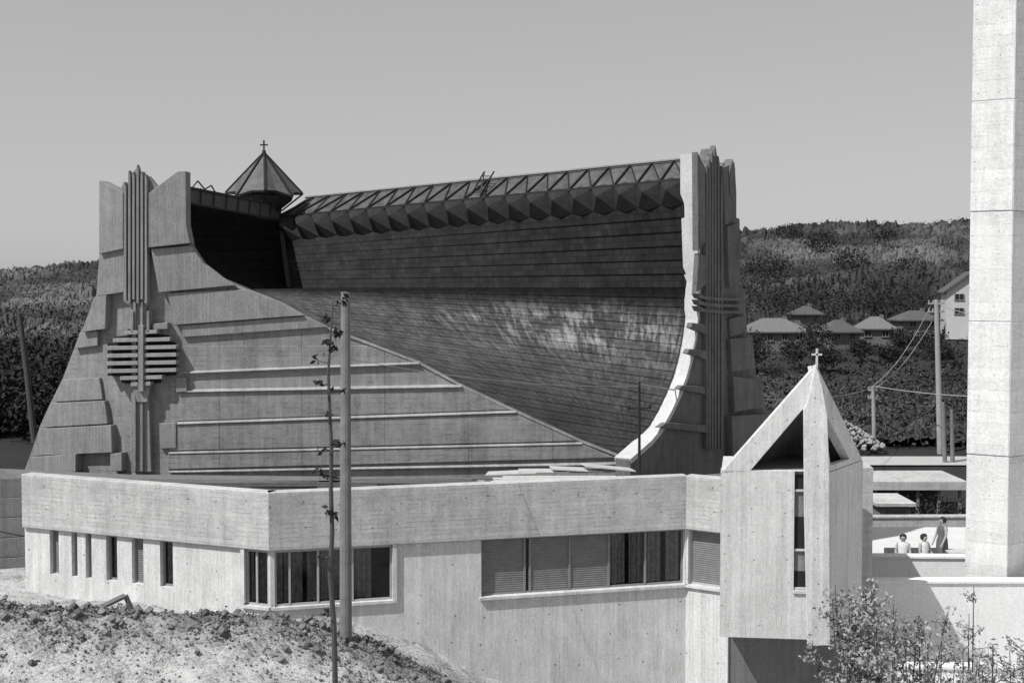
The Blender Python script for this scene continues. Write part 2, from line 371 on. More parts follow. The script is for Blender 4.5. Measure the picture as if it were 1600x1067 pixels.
# shallow pour courses between the ledges of the front wall
for q,v in (([(288,540),(575,540),(648,567),(288,581)],.03),([(280,614),(720,604),(796,640),(276,658)],.045),([(266,664),(805,646),(900,689),(264,704)],.07),([(262,710),(910,694),(960,715),(262,733)],.095)):
    relief(FA,q,v,"wall_course",C_wall)
for q,v in (([(154.5,282),(192,301),(192,389),(154.5,397)],.42),([(158,391),(196,390),(197,456),(151,463)],.3),([(147,464),(166,461),(164,514),(127,519)],.3),
  ([(124,520),(153,517),(152,540),(116,545)],.15),([(98,593),(155,590),(160,624),(84,628)],.12),([(80,630),(163,626),(168,662),(66,668)],.2),
  ([(62,670),(173,664),(175,707),(50,712)],.28),([(48,714),(118,709),(118,737),(38,742)],.36),([(172,709),(190,707),(190,736),(172,736)],.28)):
    relief(FAL,q,v)
m=MB()
def course(fr,a,b,h=.085,v=.12):
    A=fr.px(*a);B=fr.px(*b)
    m.add([(A[0],0.01,A[1]+h*.5),(B[0],0.01,B[1]+h*.5),(B[0],-v,B[1]-h*.35),(A[0],-v,A[1]-h*.35),(A[0],-v,A[1]-h*.55),(B[0],-v,B[1]-h*.55),(A[0],.01,A[1]-h*.55),(B[0],.01,B[1]-h*.55)],
      [(0,1,2,3),(3,2,5,4),(4,5,7,6),(0,3,4,6),(1,7,5,2),(0,6,7,1)])
for a,b in (((285,581),(656,566)),((290,610),(722,602)),((278,660),(806,642)),((265,706),(910,691)),((265,735),(1000,722))): course(FA,a,b)
m.obj("string_courses",C_strip,church,FA.M)  # concrete lighter than the wall, standing in for sunlit ledge tops
# central pilaster
m=MB()
R(FA,[(190,292),(193,284),(200,286),(203,268),(208,270),(213,262),(219,272),(223,268),(226,279),(232,275),(246,292),(246,300),(233,306),(233,475),(228,480),(228,520),(232,600),(236,737),(205,737),(205,480),(193,470)],.2,m)
for i,(x,t) in enumerate(((193.5,286),(200,268),(206.5,270),(213,259),(219.5,270),(226,274))):
    R(FA,[(x,t+2),(x+1.2,t-2),(x+3.8,t+7),(x+3.8,468+6*(i%2)),(x,468+6*(i%2))],.36,m,.15)
for x in (208,219): R(FA,[(x,472),(x+4,472),(x+4,736),(x,736)],.3,m,.15)
R(FA,[(204,486),(208,486),(208,520),(204,520)],.4,m,.1); R(FA,[(229,486),(233,486),(233,520),(229,520)],.4,m,.0)
R(FA,[(208,600),(234,600),(230,628),(214,628)],.34,m,.1)
m.obj("ribbed_pilaster",C_rel,church,FA.M,bevel=.008)
m=MB(); mb=MB()
for y,hw in ((520,24),(532,44),(544,54),(556,54),(568,54),(580,54),(591,32),(601,14)):
    R(FA,[(225,y-4),(221+hw,y-5),(221+hw,y+1),(225,y+2)],.4,m,-.02)
    R(FA,[(217-hw*.93,y-3),(215,y-4),(215,y+2),(217-hw*.93,y+3)],.4,m,-.5)
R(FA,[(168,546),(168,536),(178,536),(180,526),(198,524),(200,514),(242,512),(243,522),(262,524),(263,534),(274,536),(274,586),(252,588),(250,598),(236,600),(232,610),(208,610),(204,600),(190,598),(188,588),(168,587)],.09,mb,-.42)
m.obj("cross_relief",concrete("emblem_concrete",.28,None,holes=0,stain=.4),church,FA.M,bevel=.006); mb.obj("cross_recess",plain("shaded_recess",.02,.4,5,.9),church,FA.M)  # lit bars and shaded gaps put into colour: paler bars, near-black backing
relief(FA,[(216,508),(224,508),(224,612),(216,612)],.46,"cross_stem")
relief(FA,[(238,506),(262,504),(262,514),(238,515)],.3)
m=MB(); A=FA.px(215,742); m.rect(-.3,FA.L+.5,1.8,A[1]+.0,-.1,.3); m.obj("plinth",C_rel,church,FA.M,bevel=.02)
# end tower wall
TB=.55
profB=[(1088,240),(1088,300),(1090.5,370),(1093,440),(1090,500),(1086,530),(1080,560),(1072,590),(1062,615),(1049,643),(1035,668),(1018,689),(1000,705),(985,718)]
rightB=[(1144,262),(1148,252),(1151,300),(1151,340),(1156,342),(1158,440),(1153,446),(1164,452),(1168,522),(1176,524),(1182,588),(1190,592),(1197,642),(1206,646),(1215,735)]
m=MB()
m.prism(pp(FB,[(1098,264),(1104,250),(1110,256),(1118,231),(1126,262),(1132,254),(1139,268)]+rightB)+[(FB.px(1216,735)[0],-3),(0,-3)]+pp(FB,profB[::-1]),-TB,0)
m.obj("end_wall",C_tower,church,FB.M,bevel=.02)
m=MB(); e=pp(FB,profB); vs=[];fs=[]
for i,a in enumerate(e):
    k_=.06+.06*min(1,max(0,(i-3)/5)); t=e[min(i+1,len(e)-1)][0]-e[max(i-1,0)][0],e[min(i+1,len(e)-1)][1]-e[max(i-1,0)][1]; l_=math.hypot(*t); nx_,nz_=-t[1]/l_,t[0]/l_
    A=(a[0]-nx_*.03,a[1]-nz_*.03); B=(a[0]+nx_*k_,a[1]+nz_*k_)
    vs+=[(A[0],TB+.03,A[1]),(A[0],-.02,A[1]),(B[0],-.02,B[1]),(B[0],TB+.03,B[1])]
for i in range(len(e)-1):
    for j in range(4): fs.append((4*i+j,4*i+(j+1)%4,4*i+4+(j+1)%4,4*i+4+j))
fs+=[(0,1,2,3),tuple(4*(len(e)-1)+j for j in(3,2,1,0))]
m.add(vs,fs); m.obj("curved_edge",C_edge,church,FB.M)
for q,v in (([(1090,237),(1102,262),(1103,378),(1091,392)],.18),([(1092,396),(1105,400),(1106,442),(1088,458)],.14),
  ([(1130,262),(1144,256),(1149,262),(1150,338),(1134,352)],.2),([(1137,354),(1154,348),(1158,436),(1140,449)],.16),([(1140,268),(1145,248),(1149,270),(1150,300),(1142,306)],.26),
  ([(1082,504),(1104,508),(1104,522),(1094,518),(1080,512)],.16),([(1078,545),(1104,548),(1104,562),(1088,556),(1074,552)],.16),([(1066,602),(1102,604),(1102,616),(1078,611),(1060,608)],.16),([(1042,660),(1104,664),(1104,676),(1058,671),(1030,668)],.16),
  ([(1140,498),(1164,492),(1168,520),(1142,526)],.12),([(1142,530),(1174,526),(1181,576),(1144,581)],.18),([(1146,588),(1186,592),(1194,636),(1148,644)],.22),([(1144,650),(1204,646),(1213,735),(1146,735)],.28)):
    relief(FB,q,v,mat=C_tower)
m=MB()
for i,(x,t) in enumerate(((1104,256),(1108,246),(1112.5,236),(1117,229),(1122,246),(1127,262))):
    R(FB,[(x,t+4),(x+1.2,t-2),(x+2.8,t+9),(x+2.8,700),(x,700)],.16,m)
m.obj("ribbed_pilaster",C_tower,church,FB.M,bevel=.008)
m=MB()
for y in (464,474,484): R(FB,[(1090,y-6),(1104,y-1),(1125,y+1),(1159,y+2),(1162,y+6),(1125,y+6),(1104,y+4),(1094,y+2)],.2,m)
m.obj("cross_relief",C_tower,church,FB.M,bevel=.008)
# roof material
def roof_mat(name,base,streak,spec=.12):
    k=NT(name); uv=k.co.outputs["UV"]; oc=k.co.outputs["Object"]
    br=k.n("ShaderNodeTexBrick"); k.t.links.new(k.map(uv,(64,1,1)),br.inputs["Vector"]); br.inputs["Scale"].default_value=1
    br.inputs["Brick Width"].default_value=1; br.inputs["Row Height"].default_value=.5; br.inputs["Mortar Size"].default_value=.03
    br.inputs["Color1"].default_value=(.76,.76,.76,1); br.inputs["Color2"].default_value=(1.24,1.24,1.24,1); br.inputs["Mortar"].default_value=(.6,.6,.6,1)
    bwn=k.n("ShaderNodeRGBToBW"); k.t.links.new(br.outputs[0],bwn.inputs[0])
    n1=k.noise(oc,.9,6,.75); n2=k.noise(oc,22,4,.8)
    st=k.noise(k.map(uv,(75,.38,1)),1,5,.7); st2=k.noise(k.map(uv,(9,.5,1),(3,2,0)),1,4,.6)
    v=k.m('MULTIPLY',bwn.outputs[0],k.m('MULTIPLY_ADD',k.m('SUBTRACT',n1,.5),1.8,1)); v=k.m('MULTIPLY',v,k.m('MULTIPLY_ADD',k.m('SUBTRACT',n2,.5),1.6,1))
    v=k.m('MULTIPLY',v,k.m('MULTIPLY_ADD',k.m('SUBTRACT',st,.5),1.6,1))
    sp=k.n("ShaderNodeSeparateXYZ"); k.t.links.new(uv,sp.inputs[0])
    fr=k.m('FRACT',sp.outputs[1]); v=k.m('SUBTRACT',v,k.m('MULTIPLY',k.m('GREATER_THAN',fr,.93),.4))
    v=k.m('MULTIPLY',v,base)
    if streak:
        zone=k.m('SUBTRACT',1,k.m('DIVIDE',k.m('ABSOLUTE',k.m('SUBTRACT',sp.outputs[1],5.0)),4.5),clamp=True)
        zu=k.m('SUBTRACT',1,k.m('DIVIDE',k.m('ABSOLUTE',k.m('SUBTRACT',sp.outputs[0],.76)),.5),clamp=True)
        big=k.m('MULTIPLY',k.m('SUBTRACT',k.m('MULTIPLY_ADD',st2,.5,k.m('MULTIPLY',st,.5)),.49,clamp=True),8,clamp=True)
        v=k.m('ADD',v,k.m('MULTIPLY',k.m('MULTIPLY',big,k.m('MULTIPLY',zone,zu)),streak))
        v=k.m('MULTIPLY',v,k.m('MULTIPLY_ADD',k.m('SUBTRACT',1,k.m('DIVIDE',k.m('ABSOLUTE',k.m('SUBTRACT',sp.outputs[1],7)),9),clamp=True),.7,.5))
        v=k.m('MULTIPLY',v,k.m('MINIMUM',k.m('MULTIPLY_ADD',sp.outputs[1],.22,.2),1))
    k.grey(k.m('MAXIMUM',v,.004)); k.bump(bwn.outputs[0],.4,.015); k.rough(.8,spec); return k.mat
M_roofU=roof_mat("dark_metal_sheets",.019,0); M_roofL=roof_mat("streaked_metal_sheets",.082,.42,.15); M_roofD=roof_mat("shaded_metal_sheets",.006,0,.03)  # lower sheets: lighter base, pale oxidised streaks, darker top rows
def resample(P,n,pw=1):
    P=[Vector(p) for p in P]; D=[0]
    for a,b in zip(P,P[1:]): D.append(D[-1]+(b-a).length)
    out=[]
    for i in range(n+1):
        s=D[-1]*(i/n)**pw; j=0
        while j<len(D)-2 and D[j+1]<s: j+=1
        t=(s-D[j])/max(1e-9,D[j+1]-D[j]); out.append(P[j].lerp(P[j+1],t))
    return out
def lapped(name,Lp,Rp,rows,mat,off=.05,nu=24,pw=1):
    A=resample(Lp,rows,pw); B=resample(Rp,rows); V=[];Fs=[];UV=[]
    for r in range(rows):
        a0,b0,a1,b1=A[r],B[r],A[r+1],B[r+1]
        nrm=(b0-a1).cross(b1-a0)
        if nrm.y>0: nrm=-nrm
        if nrm.length<1e-6: continue
        nrm.normalize(); base=len(V)
        for i in range(nu+1):
            t=i/nu; V.append(a0.lerp(b0,t)); V.append(a1.lerp(b1,t)+nrm*off*(.15+.85*t)); V.append(a1.lerp(b1,t))
        for i in range(nu):
            q=base+3*i
            Fs.append((q,q+1,q+4,q+3)); UV.append([(i/nu,r),(i/nu,r+1),((i+1)/nu,r+1),((i+1)/nu,r)])
            Fs.append((q+1,q+2,q+5,q+4)); UV.append([(i/nu,r+1)]*2+[((i+1)/nu,r+1)]*2)
    me=bpy.data.meshes.new(name); me.from_pydata(V,[],Fs); me.materials.append(mat); ul=me.uv_layers.new(name="UVMap")
    flat=[c for f in UV for p in f for c in p]; ul.data.foreach_set("uv",flat); me.update()
    o=bpy.data.objects.new(name,me); return reg(o,Matrix(),church)
def fb(px,py,v=-TB+.1): u,z=FB.px(px,py,v); return FB.w(u,z,v)
def fa(px,py,v=-.3): u,z=FA.px(px,py,v); return FA.w(u,z,v)
eL=W3(445,375,49); eR=fb(1069,318); vB=W3(450,450.5,47)
upR=[eR,fb(1072,360),fb(1074,400),fb(1074,450.5)]
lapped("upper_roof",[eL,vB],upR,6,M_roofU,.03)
loL=[fa(385,451.5),fa(440,471),fa(475,490),fa(510,508),fa(580,534),fa(655,563),fa(720,598),fa(805,638),fa(910,686),fa(984,713)]
loR=[fb(1074,450.5),fb(1074,475),fb(1070,500),fb(1065,530),fb(1058,560),fb(1051,586),fb(1042,610),fb(1029,638),fb(1015,665),fb(986,711)]
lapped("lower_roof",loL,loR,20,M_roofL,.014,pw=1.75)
m=MB(); m.add([loL[0],vB,upR[-1]],[(0,1,2)]); m.obj("roof_valley",M_roofU,church,fix=False)
l1=[fa(291,318),fa(291,350),fa(297,384),fa(315,411),fa(345,434),fa(385,451.5)]
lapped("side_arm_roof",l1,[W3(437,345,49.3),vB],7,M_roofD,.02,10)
m=MB(); m.beam(W3(437,345,49.2),W3(451,451,46.9),.16); m.obj("valley_flashing",M_metal,church)
# folded fascia
gL=W3(432,341,49.6); gR=fb(1069,282,-TB-.1); N=20; m=MB()
out=Vector((-.45,-.85,0)).normalized()
M_fas=plain("folded_metal",.028,.7,3,.7,.15)
for i in range(N):
    t0,t1,tm=i/N,(i+1)/N,(i+.5)/N
    a,b=gL.lerp(gR,t0),gL.lerp(gR,t1); c,d=eL.lerp(eR,t0),eL.lerp(eR,t1)
    top=gL.lerp(gR,tm)+out*.22; ap=gL.lerp(gR,tm).lerp(eL.lerp(eR,tm),.42)+out*.6; bt=eL.lerp(eR,tm)+out*.06+Vector((0,0,-.1))
    a2=a.lerp(c,.5)+out*.06;b2=b.lerp(d,.5)+out*.06
    m.add([a,top,b,b2,d,bt,c,a2,ap],[(0,1,8),(0,8,7),(1,2,8),(2,3,8),(7,8,6),(8,5,6),(8,3,4),(8,4,5)])
m.obj("folded_fascia",M_fas,church,fix=False)
# ridge glazing as folded triangular panes
rL=W3(478,311,50.6); rR=W3(1072,251,42.6)
M_gl=plain("wired_glass",.085,1.2,2.5,.6,.2)
m=MB(); N2=20; o_=out*.03+Vector((0,0,.03))
for i in range(N2):
    a,b=gL.lerp(gR,i/N2),gL.lerp(gR,(i+1)/N2); c,d=rL.lerp(rR,i/N2),rL.lerp(rR,(i+1)/N2); mid=(c+d)/2
    pk=(a+b)/2+out*.14+(c-a)*.2
    m.add([a,b,d,mid,c,pk],[(0,1,5),(1,3,5),(3,0,5),(1,2,3),(0,3,4)])
bk=Vector((1.2,2.2,-2.2)); m.add([rL,rR,rR+bk,rL+bk],[(0,1,2,3)]); m.obj("ridge_glazing",M_gl,church,fix=False)
m=MB()
for i in range(N2+1):
    a=gL.lerp(gR,i/N2)+o_; 
    if i<N2:
        mid=rL.lerp(rR,(i+.5)/N2)+o_; m.beam(a,mid,.055,.07); m.beam(gL.lerp(gR,(i+1)/N2)+o_,mid,.03)
m.beam(rL+o_,rR+o_,.05); m.beam(gL+o_,gR+o_,.09)
m.obj("glazing_bars",M_metal,church)
m=MB(); m.beam(rL+o_*1.8+Vector((0,0,.03)),rR+o_*1.8+Vector((0,0,.03)),.03); m.obj("ridge_capping",C_strip,church)
# left ridge
q0,q1=W3(292,318,40.6),W3(437,345,49.3); q2,q3=W3(440,322,50.2),W3(292,293,41)
m=MB(); m.add([q0,q1,q2,q3],[(0,1,2,3)]); m.add([q3,q2,q2+Vector((-3,0,-2.4)),q3+Vector((-1,0,-2.4))],[(0,1,2,3)])
m.obj("side_ridge",plain("side_ridge_sheet",.06,.5,3,.6,.15),church,fix=False)
m=MB()
for i in range(9): m.beam(q0.lerp(q1,i/8)+Vector((0,0,.05)),q3.lerp(q2,i/8)+Vector((0,0,.05)),.05)
m.beam(q3,q2,.08); m.beam(q0,q1,.1)
m.obj("side_ridge_bars",M_metal,church)
# lantern
lc=W3(413,305,49.5); zb=lc.z; ap=zb+1.62
lant=MB(); n=8; Rr=1.46
pts=[Vector((lc.x+Rr*math.cos(2*math.pi*(i+.25)/n),lc.y+Rr*math.sin(2*math.pi*(i+.25)/n),zb-(.12 if i%2 else -.06))) for i in range(n)]
apx=Vector((lc.x,lc.y,ap)); und=Vector((lc.x,lc.y,zb-.15))
for i in range(n):
    a,b=pts[i],pts[(i+1)%n]; mid=(a+b)/2; mid=Vector((lc.x+(mid.x-lc.x)*.88,lc.y+(mid.y-lc.y)*.88,mid.z+.1)); lant.add([a,mid,b,apx,und],[(0,1,3),(1,2,3),(0,4,1),(1,4,2)])
lo=lant.obj("lantern",plain("lantern_copper",.10,.8,3,.6,.25),church,fix=False)
r=MB()
for i in range(n): r.beam(pts[i]+Vector((0,0,.03)),apx+Vector((0,0,.03)),.06)
for i in range(n):
    a,b=pts[i],pts[(i+1)%n]; mid=(a+b)/2; mid=Vector((lc.x+(mid.x-lc.x)*.88,lc.y+(mid.y-lc.y)*.88,mid.z+.1))
    r.beam(a,mid,.06); r.beam(mid,b,.06); q=a; r.beam(q,Vector((lc.x+(q.x-lc.x)*.45,lc.y+(q.y-lc.y)*.45,zb-.6)),.06)
r.obj("lantern_ribs",M_metal,lo)
r=MB(); r.tube([(lc.x,lc.y,zb-1.3),(lc.x,lc.y,zb-.5),(lc.x,lc.y,zb-.06)],[.5,.6,1.05],8); r.obj("lantern_drum",plain("lantern_drum_paint",.05,.5,4),lo)
r=MB(); r.beam((lc.x,lc.y,ap-.1),(lc.x,lc.y,ap+.48),.055); r.beam((lc.x-.15,lc.y,ap+.3),(lc.x+.15,lc.y,ap+.3),.05); r.tube([(lc.x,lc.y,ap-.02),(lc.x,lc.y,ap+.1)],[.09,.06],8)
r.obj("cross",M_metal,lo)
r=MB(); a=W3(735,306,45.9); b=W3(757,268,46.2); c=W3(750,306,45.6); d=W3(772,268,46)
for p_,q_ in((a,b),(c,d),(b,c)): r.beam(p_,q_,.04)
for t in(.2,.4,.6,.8): r.beam(a.lerp(b,t),c.lerp(d,t),.03)
r.obj("roof_ladder",M_metal,church)
r=MB(); P_=[W3(300,294,41.5),W3(309,283,41.6),W3(320,296,42.2),W3(330,290,42.6),W3(336,300,43)]
for i in range(4): r.beam(P_[i],P_[i+1],.035)
r.obj("roof_rail",M_metal,church)
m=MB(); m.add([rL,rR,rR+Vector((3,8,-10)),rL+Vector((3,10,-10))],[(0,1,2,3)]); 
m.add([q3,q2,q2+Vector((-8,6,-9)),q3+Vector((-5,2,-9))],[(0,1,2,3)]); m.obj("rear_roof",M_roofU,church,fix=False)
# ------------------------------------------------------------------ annex
annex=thing("annex_building",(0,33,-3),"low flat roofed concrete annex with long window bands","building")
c0=XY(420,30); lE=XY(35,33); tmpR=Frame(c0,XY(1130,33)); u_,_z=tmpR.px(1072,840); e1=tmpR.w(u_,0); e1=(e1.x,e1.y)
FL=Frame(lE,c0); FR=Frame(c0,e1); F3=Frame(e1,XY(1140,32.1))
ZT=3.4; ZP=2.02
def holed(mb,u0,u1,z0,z1,holes,v0,v1,mi=0):
    us=sorted(set([u0,u1]+[h for H_ in holes for h in H_[:2]])); zs=sorted(set([z0,z1]+[h for H_ in holes for h in H_[2:]]))
    def filled(i,j):
        if i<0 or j<0 or i>=len(us)-1 or j>=len(zs)-1: return False
        cu=(us[i]+us[i+1])/2; cz=(zs[j]+zs[j+1])/2
        return not any(a<cu<b and c<cz<d for a,b,c,d in holes)
    for i in range(len(us)-1):
        for j in range(len(zs)-1):
            if not filled(i,j): continue
            a,b,c,d=us[i],us[i+1],zs[j],zs[j+1]
            vs=[(a,-v1,c),(b,-v1,c),(b,-v1,d),(a,-v1,d),(a,-v0,c),(b,-v0,c),(b,-v0,d),(a,-v0,d)]
            fs=[(0,1,2,3),(7,6,5,4)]
            if not filled(i-1,j): fs.append((0,3,7,4))
            if not filled(i+1,j): fs.append((1,5,6,2))
            if not filled(i,j-1): fs.append((0,4,5,1))
            if not filled(i,j+1): fs.append((3,2,6,7))
            mb.add(vs,fs,mi)
def window(fr,u0,u1,z0,z1,kinds,frame_mat=None,sill=True,rec=.13):
    fm=frame_mat or M_frame; fw=.05
    b=MB(); b.rect(u0,u1,z0,z0+fw,-rec-.06,-rec); b.rect(u0,u1,z1-fw,z1,-rec-.06,-rec)
    b.rect(u0,u0+fw,z0+fw,z1-fw,-rec-.06,-rec+.002); b.rect(u1-fw,u1,z0+fw,z1-fw,-rec-.06,-rec+.002)
    u=u0+fw; W_=u1-u0-2*fw; tot=sum(k_[0] for k_ in kinds); cells=[]
    for i,(fr_,kd) in enumerate(kinds):
        w_=W_*fr_/tot
        cells.append((u,u+w_,kd))
        if i: b.rect(u-fw*.5,u+fw*.5,z0+fw,z1-fw,-rec-.07,-rec+.012)
        u+=w_
    wo=b.obj("window",fm,annex,fr.M)
    for a,c,kd in cells:
        if kd=='s':
            s_=MB(); s_.rect(a,c,z0+fw,z1-fw,-rec-.05,-rec-.02); s_.obj("roller_shutter",M_shut,wo,fr.M)
        else:
            s_=MB(); s_.add([(a,rec+.04,z0+fw),(c,rec+.04,z0+fw),(c,rec+.04,z1-fw),(a,rec+.04,z1-fw)],[(0,1,2,3)]); s_.obj("glass_pane",M_glass,wo,fr.M,fix=False)
            if kd in 'cd':
                s_=MB(); n_=max(10,int((c-a)/.025)); vs=[];fs=[]; ph=random.uniform(0,6)
                for i in range(n_+1):
                    uu=a+(c-a)*i/n_; yy=rec+.10+.035*math.sin(i*1.9+ph)+.02*math.sin(i*.7)
                    vs+=[(uu,yy,z0+fw+.02),(uu,yy,z1-fw)]
                for i in range(n_):
                    q=i/n_
                    if kd=='c' and .44<q<.58: continue
                    if kd=='d' and q>.5: continue
                    fs.append((2*i,2*i+2,2*i+3,2*i+1))
                s_.add(vs,fs); s_.obj("curtain",M_curt,wo,fr.M,fix=False)
    if sill:
        s_=MB(); s_.rect(u0-.05,u1+.05,z0-.07,z0-.002,-.1,.08); s_.obj("sill",C_annex,wo,fr.M)
    return wo
hl=[]
for a,b in ((78,92),(112,121),(134,143),(166,183),(206,224),(250,270)):
    hl.append((FL.px(a,870)[0],FL.px(b,870)[0],.86,ZP-.03))
cw=(FL.px(384,900)[0],FL.L-.06,.66,ZP-.03)
m=MB(); holed(m,0,FL.L,-3.5,ZP,hl+[cw],-.25,0); m.obj("wall",C_annex,annex,FL.M)
hr=[(.10,FR.px(613,900)[0],.66,ZP-.03)]
zt=(FR.px(752,847)[1]+FR.px(1066,832)[1])/2; zbm=(FR.px(755,932)[1]+FR.px(1066,912)[1])/2
bw2=(FR.px(752,890)[0],FR.L-.03,zbm,ZP-.02); hr.append(bw2)
m=MB(); holed(m,0,FR.L,-3.5,ZP,hr,-.25,0); m.obj("wall",C_annex,annex,FR.M)
h3=[(.06,F3.L-.06,zbm+.0,ZP-.02)]
m=MB(); holed(m,0,F3.L,-3.5,ZP,h3,-.25,0); m.obj("wall",C_annex,annex,F3.M)
for i,h_ in enumerate(hl): window(FL,*h_,[(1,'s' if i in(0,4) else ('g','d')[i%2])],sill=False,rec=.12)
window(FL,*cw,[(1,'c'),(1.2,'c')],M_frameL,rec=.04); window(FR,*hr[0],[(.5,'c'),(1.1,'c'),(1,'c'),(.35,'c'),(1.5,'d')],M_frameL,rec=.04)
m=MB(); m.rect(hr[0][1],hr[0][1]+.1,.59,ZP-.004,-.05,.07); m.obj("window_jamb",C_annex,annex,FR.M)
m=MB(); m.rect(cw[0]-.1,cw[0],.59,ZP-.004,-.05,.07); m.obj("window_jamb",C_annex,annex,FL.M)
window(FR,*bw2,[(1.05,'s'),(.13,'g'),(1,'s'),(1,'s'),(.95,'c'),(.95,'c')]); window(F3,*h3[0],[(1,'s')],M_frameL)
for fr,e0,e1_ in((FL,0,.05),(FR,.05,.02),(F3,.0,.0)):
    m=MB(); m.rect(-e0,fr.L+e1_,ZP,ZT,-.28,.1); m.obj("parapet",C_par,annex,fr.M,bevel=.012)
A0=FL.w(.1,0,-.3);A1=FL.w(FL.L-.05,0,-.3);A2=FR.w(FR.L,0,-.3);A3=F3.w(F3.L,0,-.3)
m=MB(); m.plan([(A0.x,A0.y),(A1.x,A1.y+.02),(A2.x,A2.y),(A3.x,A3.y),(A3.x+3.2,A3.y+2),(A3.x+4,41.5),(4,38.6),(-12,39.7),(-16.5,41),(A0.x-.3,36)],2.1,2.4); m.obj("roof_deck",M_bitumen,annex)
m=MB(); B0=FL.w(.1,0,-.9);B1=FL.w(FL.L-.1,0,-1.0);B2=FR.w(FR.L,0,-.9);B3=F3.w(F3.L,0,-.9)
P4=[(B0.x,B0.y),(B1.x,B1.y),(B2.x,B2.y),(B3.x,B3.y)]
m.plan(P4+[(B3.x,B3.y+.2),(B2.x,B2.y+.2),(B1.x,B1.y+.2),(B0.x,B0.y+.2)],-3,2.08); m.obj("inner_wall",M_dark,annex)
m=MB(); m.plan([(lE[0]-.0,lE[1]+.02),(lE[0]+.25,lE[1]+.1),(lE[0]-2.0,40.5),(lE[0]-2.4,40.5)],-2,2.39); m.obj("side_return",C_annex,annex)
xr=XY(1366,33.3)[0]
m=MB(); m.plan([(8.6,33.25),(xr,33.3),(xr+.35,37),(8.6,37)],-3.5,ZT+.1); m.obj("end_block",C_par,annex)
# bay
BL=Frame(XY(1128,30.5),XY(1297,30.2)); BR=Frame(XY(1297,30.2),XY(1350,32.4))
ZB=-.18; ZE=BL.px(1297,737)[1]
bay=MB(); slot=(BL.px(1241,800)[0],BL.px(1262,800)[0],BL.px(1250,922)[1],ZE-.001)
holed(bay,0,BL.L,ZB,ZE,[slot],-.3,0); bayo=bay.obj("projecting_bay",C_bay,annex,BL.M)
m=MB(); m.rect(.002,BR.L,ZB,ZE-.02,-.25,-.002); m.obj("bay_side",C_bay,bayo,BR.M)
s0=BL.w(0,0,-.01); xb=XY(1131,33.2)[0]; m=MB(); m.plan([(s0.x+.002,s0.y+.01),(s0.x+.25,s0.y+.02),(xb+.25,33.2),(xb,33.2)],ZB,ZE-.02); m.obj("bay_return",C_bay,bayo)
c1=BL.w(BL.L-.02,0,-.02); e2=BR.w(BR.L,0,-.02)
m=MB(); m.plan([(s0.x+.01,s0.y+.03),(c1.x,c1.y+.02),(e2.x,e2.y),(e2.x,33.3),(xb+.01,33.2)],ZB+.003,ZB+.15); m.obj("bay_floor",C_bay,bayo)
u0,u1,z0,z1=slot
m=MB(); m.rect(u0-.02,u1+.02,z0,z1,-.16,-.10); m.obj("slot_infill",C_rel,bayo,BL.M)
for ya,yb in((808,858),(893,918),(742,765)):
    m=MB(); za=BL.px(1250,yb)[1]; zb_=BL.px(1250,ya)[1]; m.rect(u0+.0,u1-.02,za,zb_,-.10,-.09); m.obj("slot_window",M_dark,bayo,BL.M)
    m=MB(); m.rect(u0,u1-.01,za-.05,za-.002,-.1,-.04); m.obj("slot_sill",C_edge,bayo,BL.M)
m=MB(); m.rect(u0-.01,u1+.01,z0-.07,z0-.002,-.2,.05); m.obj("slot_sill",C_edge,bayo,BL.M)
def b_(px,py,v=0): return BL.px(px,py,v)
m=MB()
m.prism([b_(1126,739),b_(1275,570),b_(1262,632),b_(1253,641),b_(1171,737)],-.28,.0)
m.obj("gable_frame",C_bay,bayo,BL.M,bevel=.01)
m=MB(); m.prism([b_(1262,1008,.14),b_(1257,800,.14),b_(1256,640,.14),b_(1262,628,.14),b_(1275,569,.14),b_(1284,600,.14),b_(1293,650,.14),b_(1296,741,.14),b_(1297,1008,.14)],-.02,.14); m.obj("vertical_fin",C_bay,bayo,BL.M,bevel=.01)
Pk=BL.w(*b_(1276,571),-.02); Cn=BL.w(BL.L,ZE,-.02); En=BR.w(BR.L-.05,ZE,-.0)
m=MB()
inn=[Pk+(Cn-Pk)*.42+(En-Cn)*.04, Cn+(En-Cn)*.06+(Pk-Cn)*.05, En+(Cn-En)*.33+(Pk-En)*.05]
nn=(Cn-Pk).cross(En-Pk).normalized(); 
if nn.x<0: nn=-nn
o3=[Pk,Cn,En]; back=[q-nn*.22 for q in o3]; ib=[q-nn*.22 for q in inn]
vs=o3+inn+back+ib; fs=[]
for i in range(3):
    j=(i+1)%3; fs+= [(i,j,3+j,3+i),(6+i,9+i,9+j,6+j),(3+i,3+j,9+j,9+i),(i,6+i,6+j,j)]
m.add(vs,fs); m.obj("gable_side_frame",C_bay,bayo)
Bk=Vector((7.2,33.2,ZE)); Lf=BL.w(.05,ZE,-.2)
m=MB(); m.add([Lf,Pk+Vector((0,.25,-.1)),Bk,En+Vector((-.2,.1,0)),Cn+Vector((-.1,.3,0))],[(0,1,2),(2,1,3),(0,2,3,4)]); m.obj("bay_roof",C_rel,bayo,fix=False)
m=MB(); m.beam(Pk+Vector((0,-.02,-.1)),Pk+Vector((0,-.02,.4)),.045); m.beam(Pk+Vector((-.12,-.02,.26)),Pk+Vector((.12,-.02,.26)),.045); m.obj("gable_cross",C_edge,bayo)
FU=Frame(XY(1138,32.15),XY(1368,32.6)); m=MB(); m.rect(0,FU.L,-3.6,ZB+.004,-.3,0); m.obj("undercroft_wall",C_under,annex,FU.M)
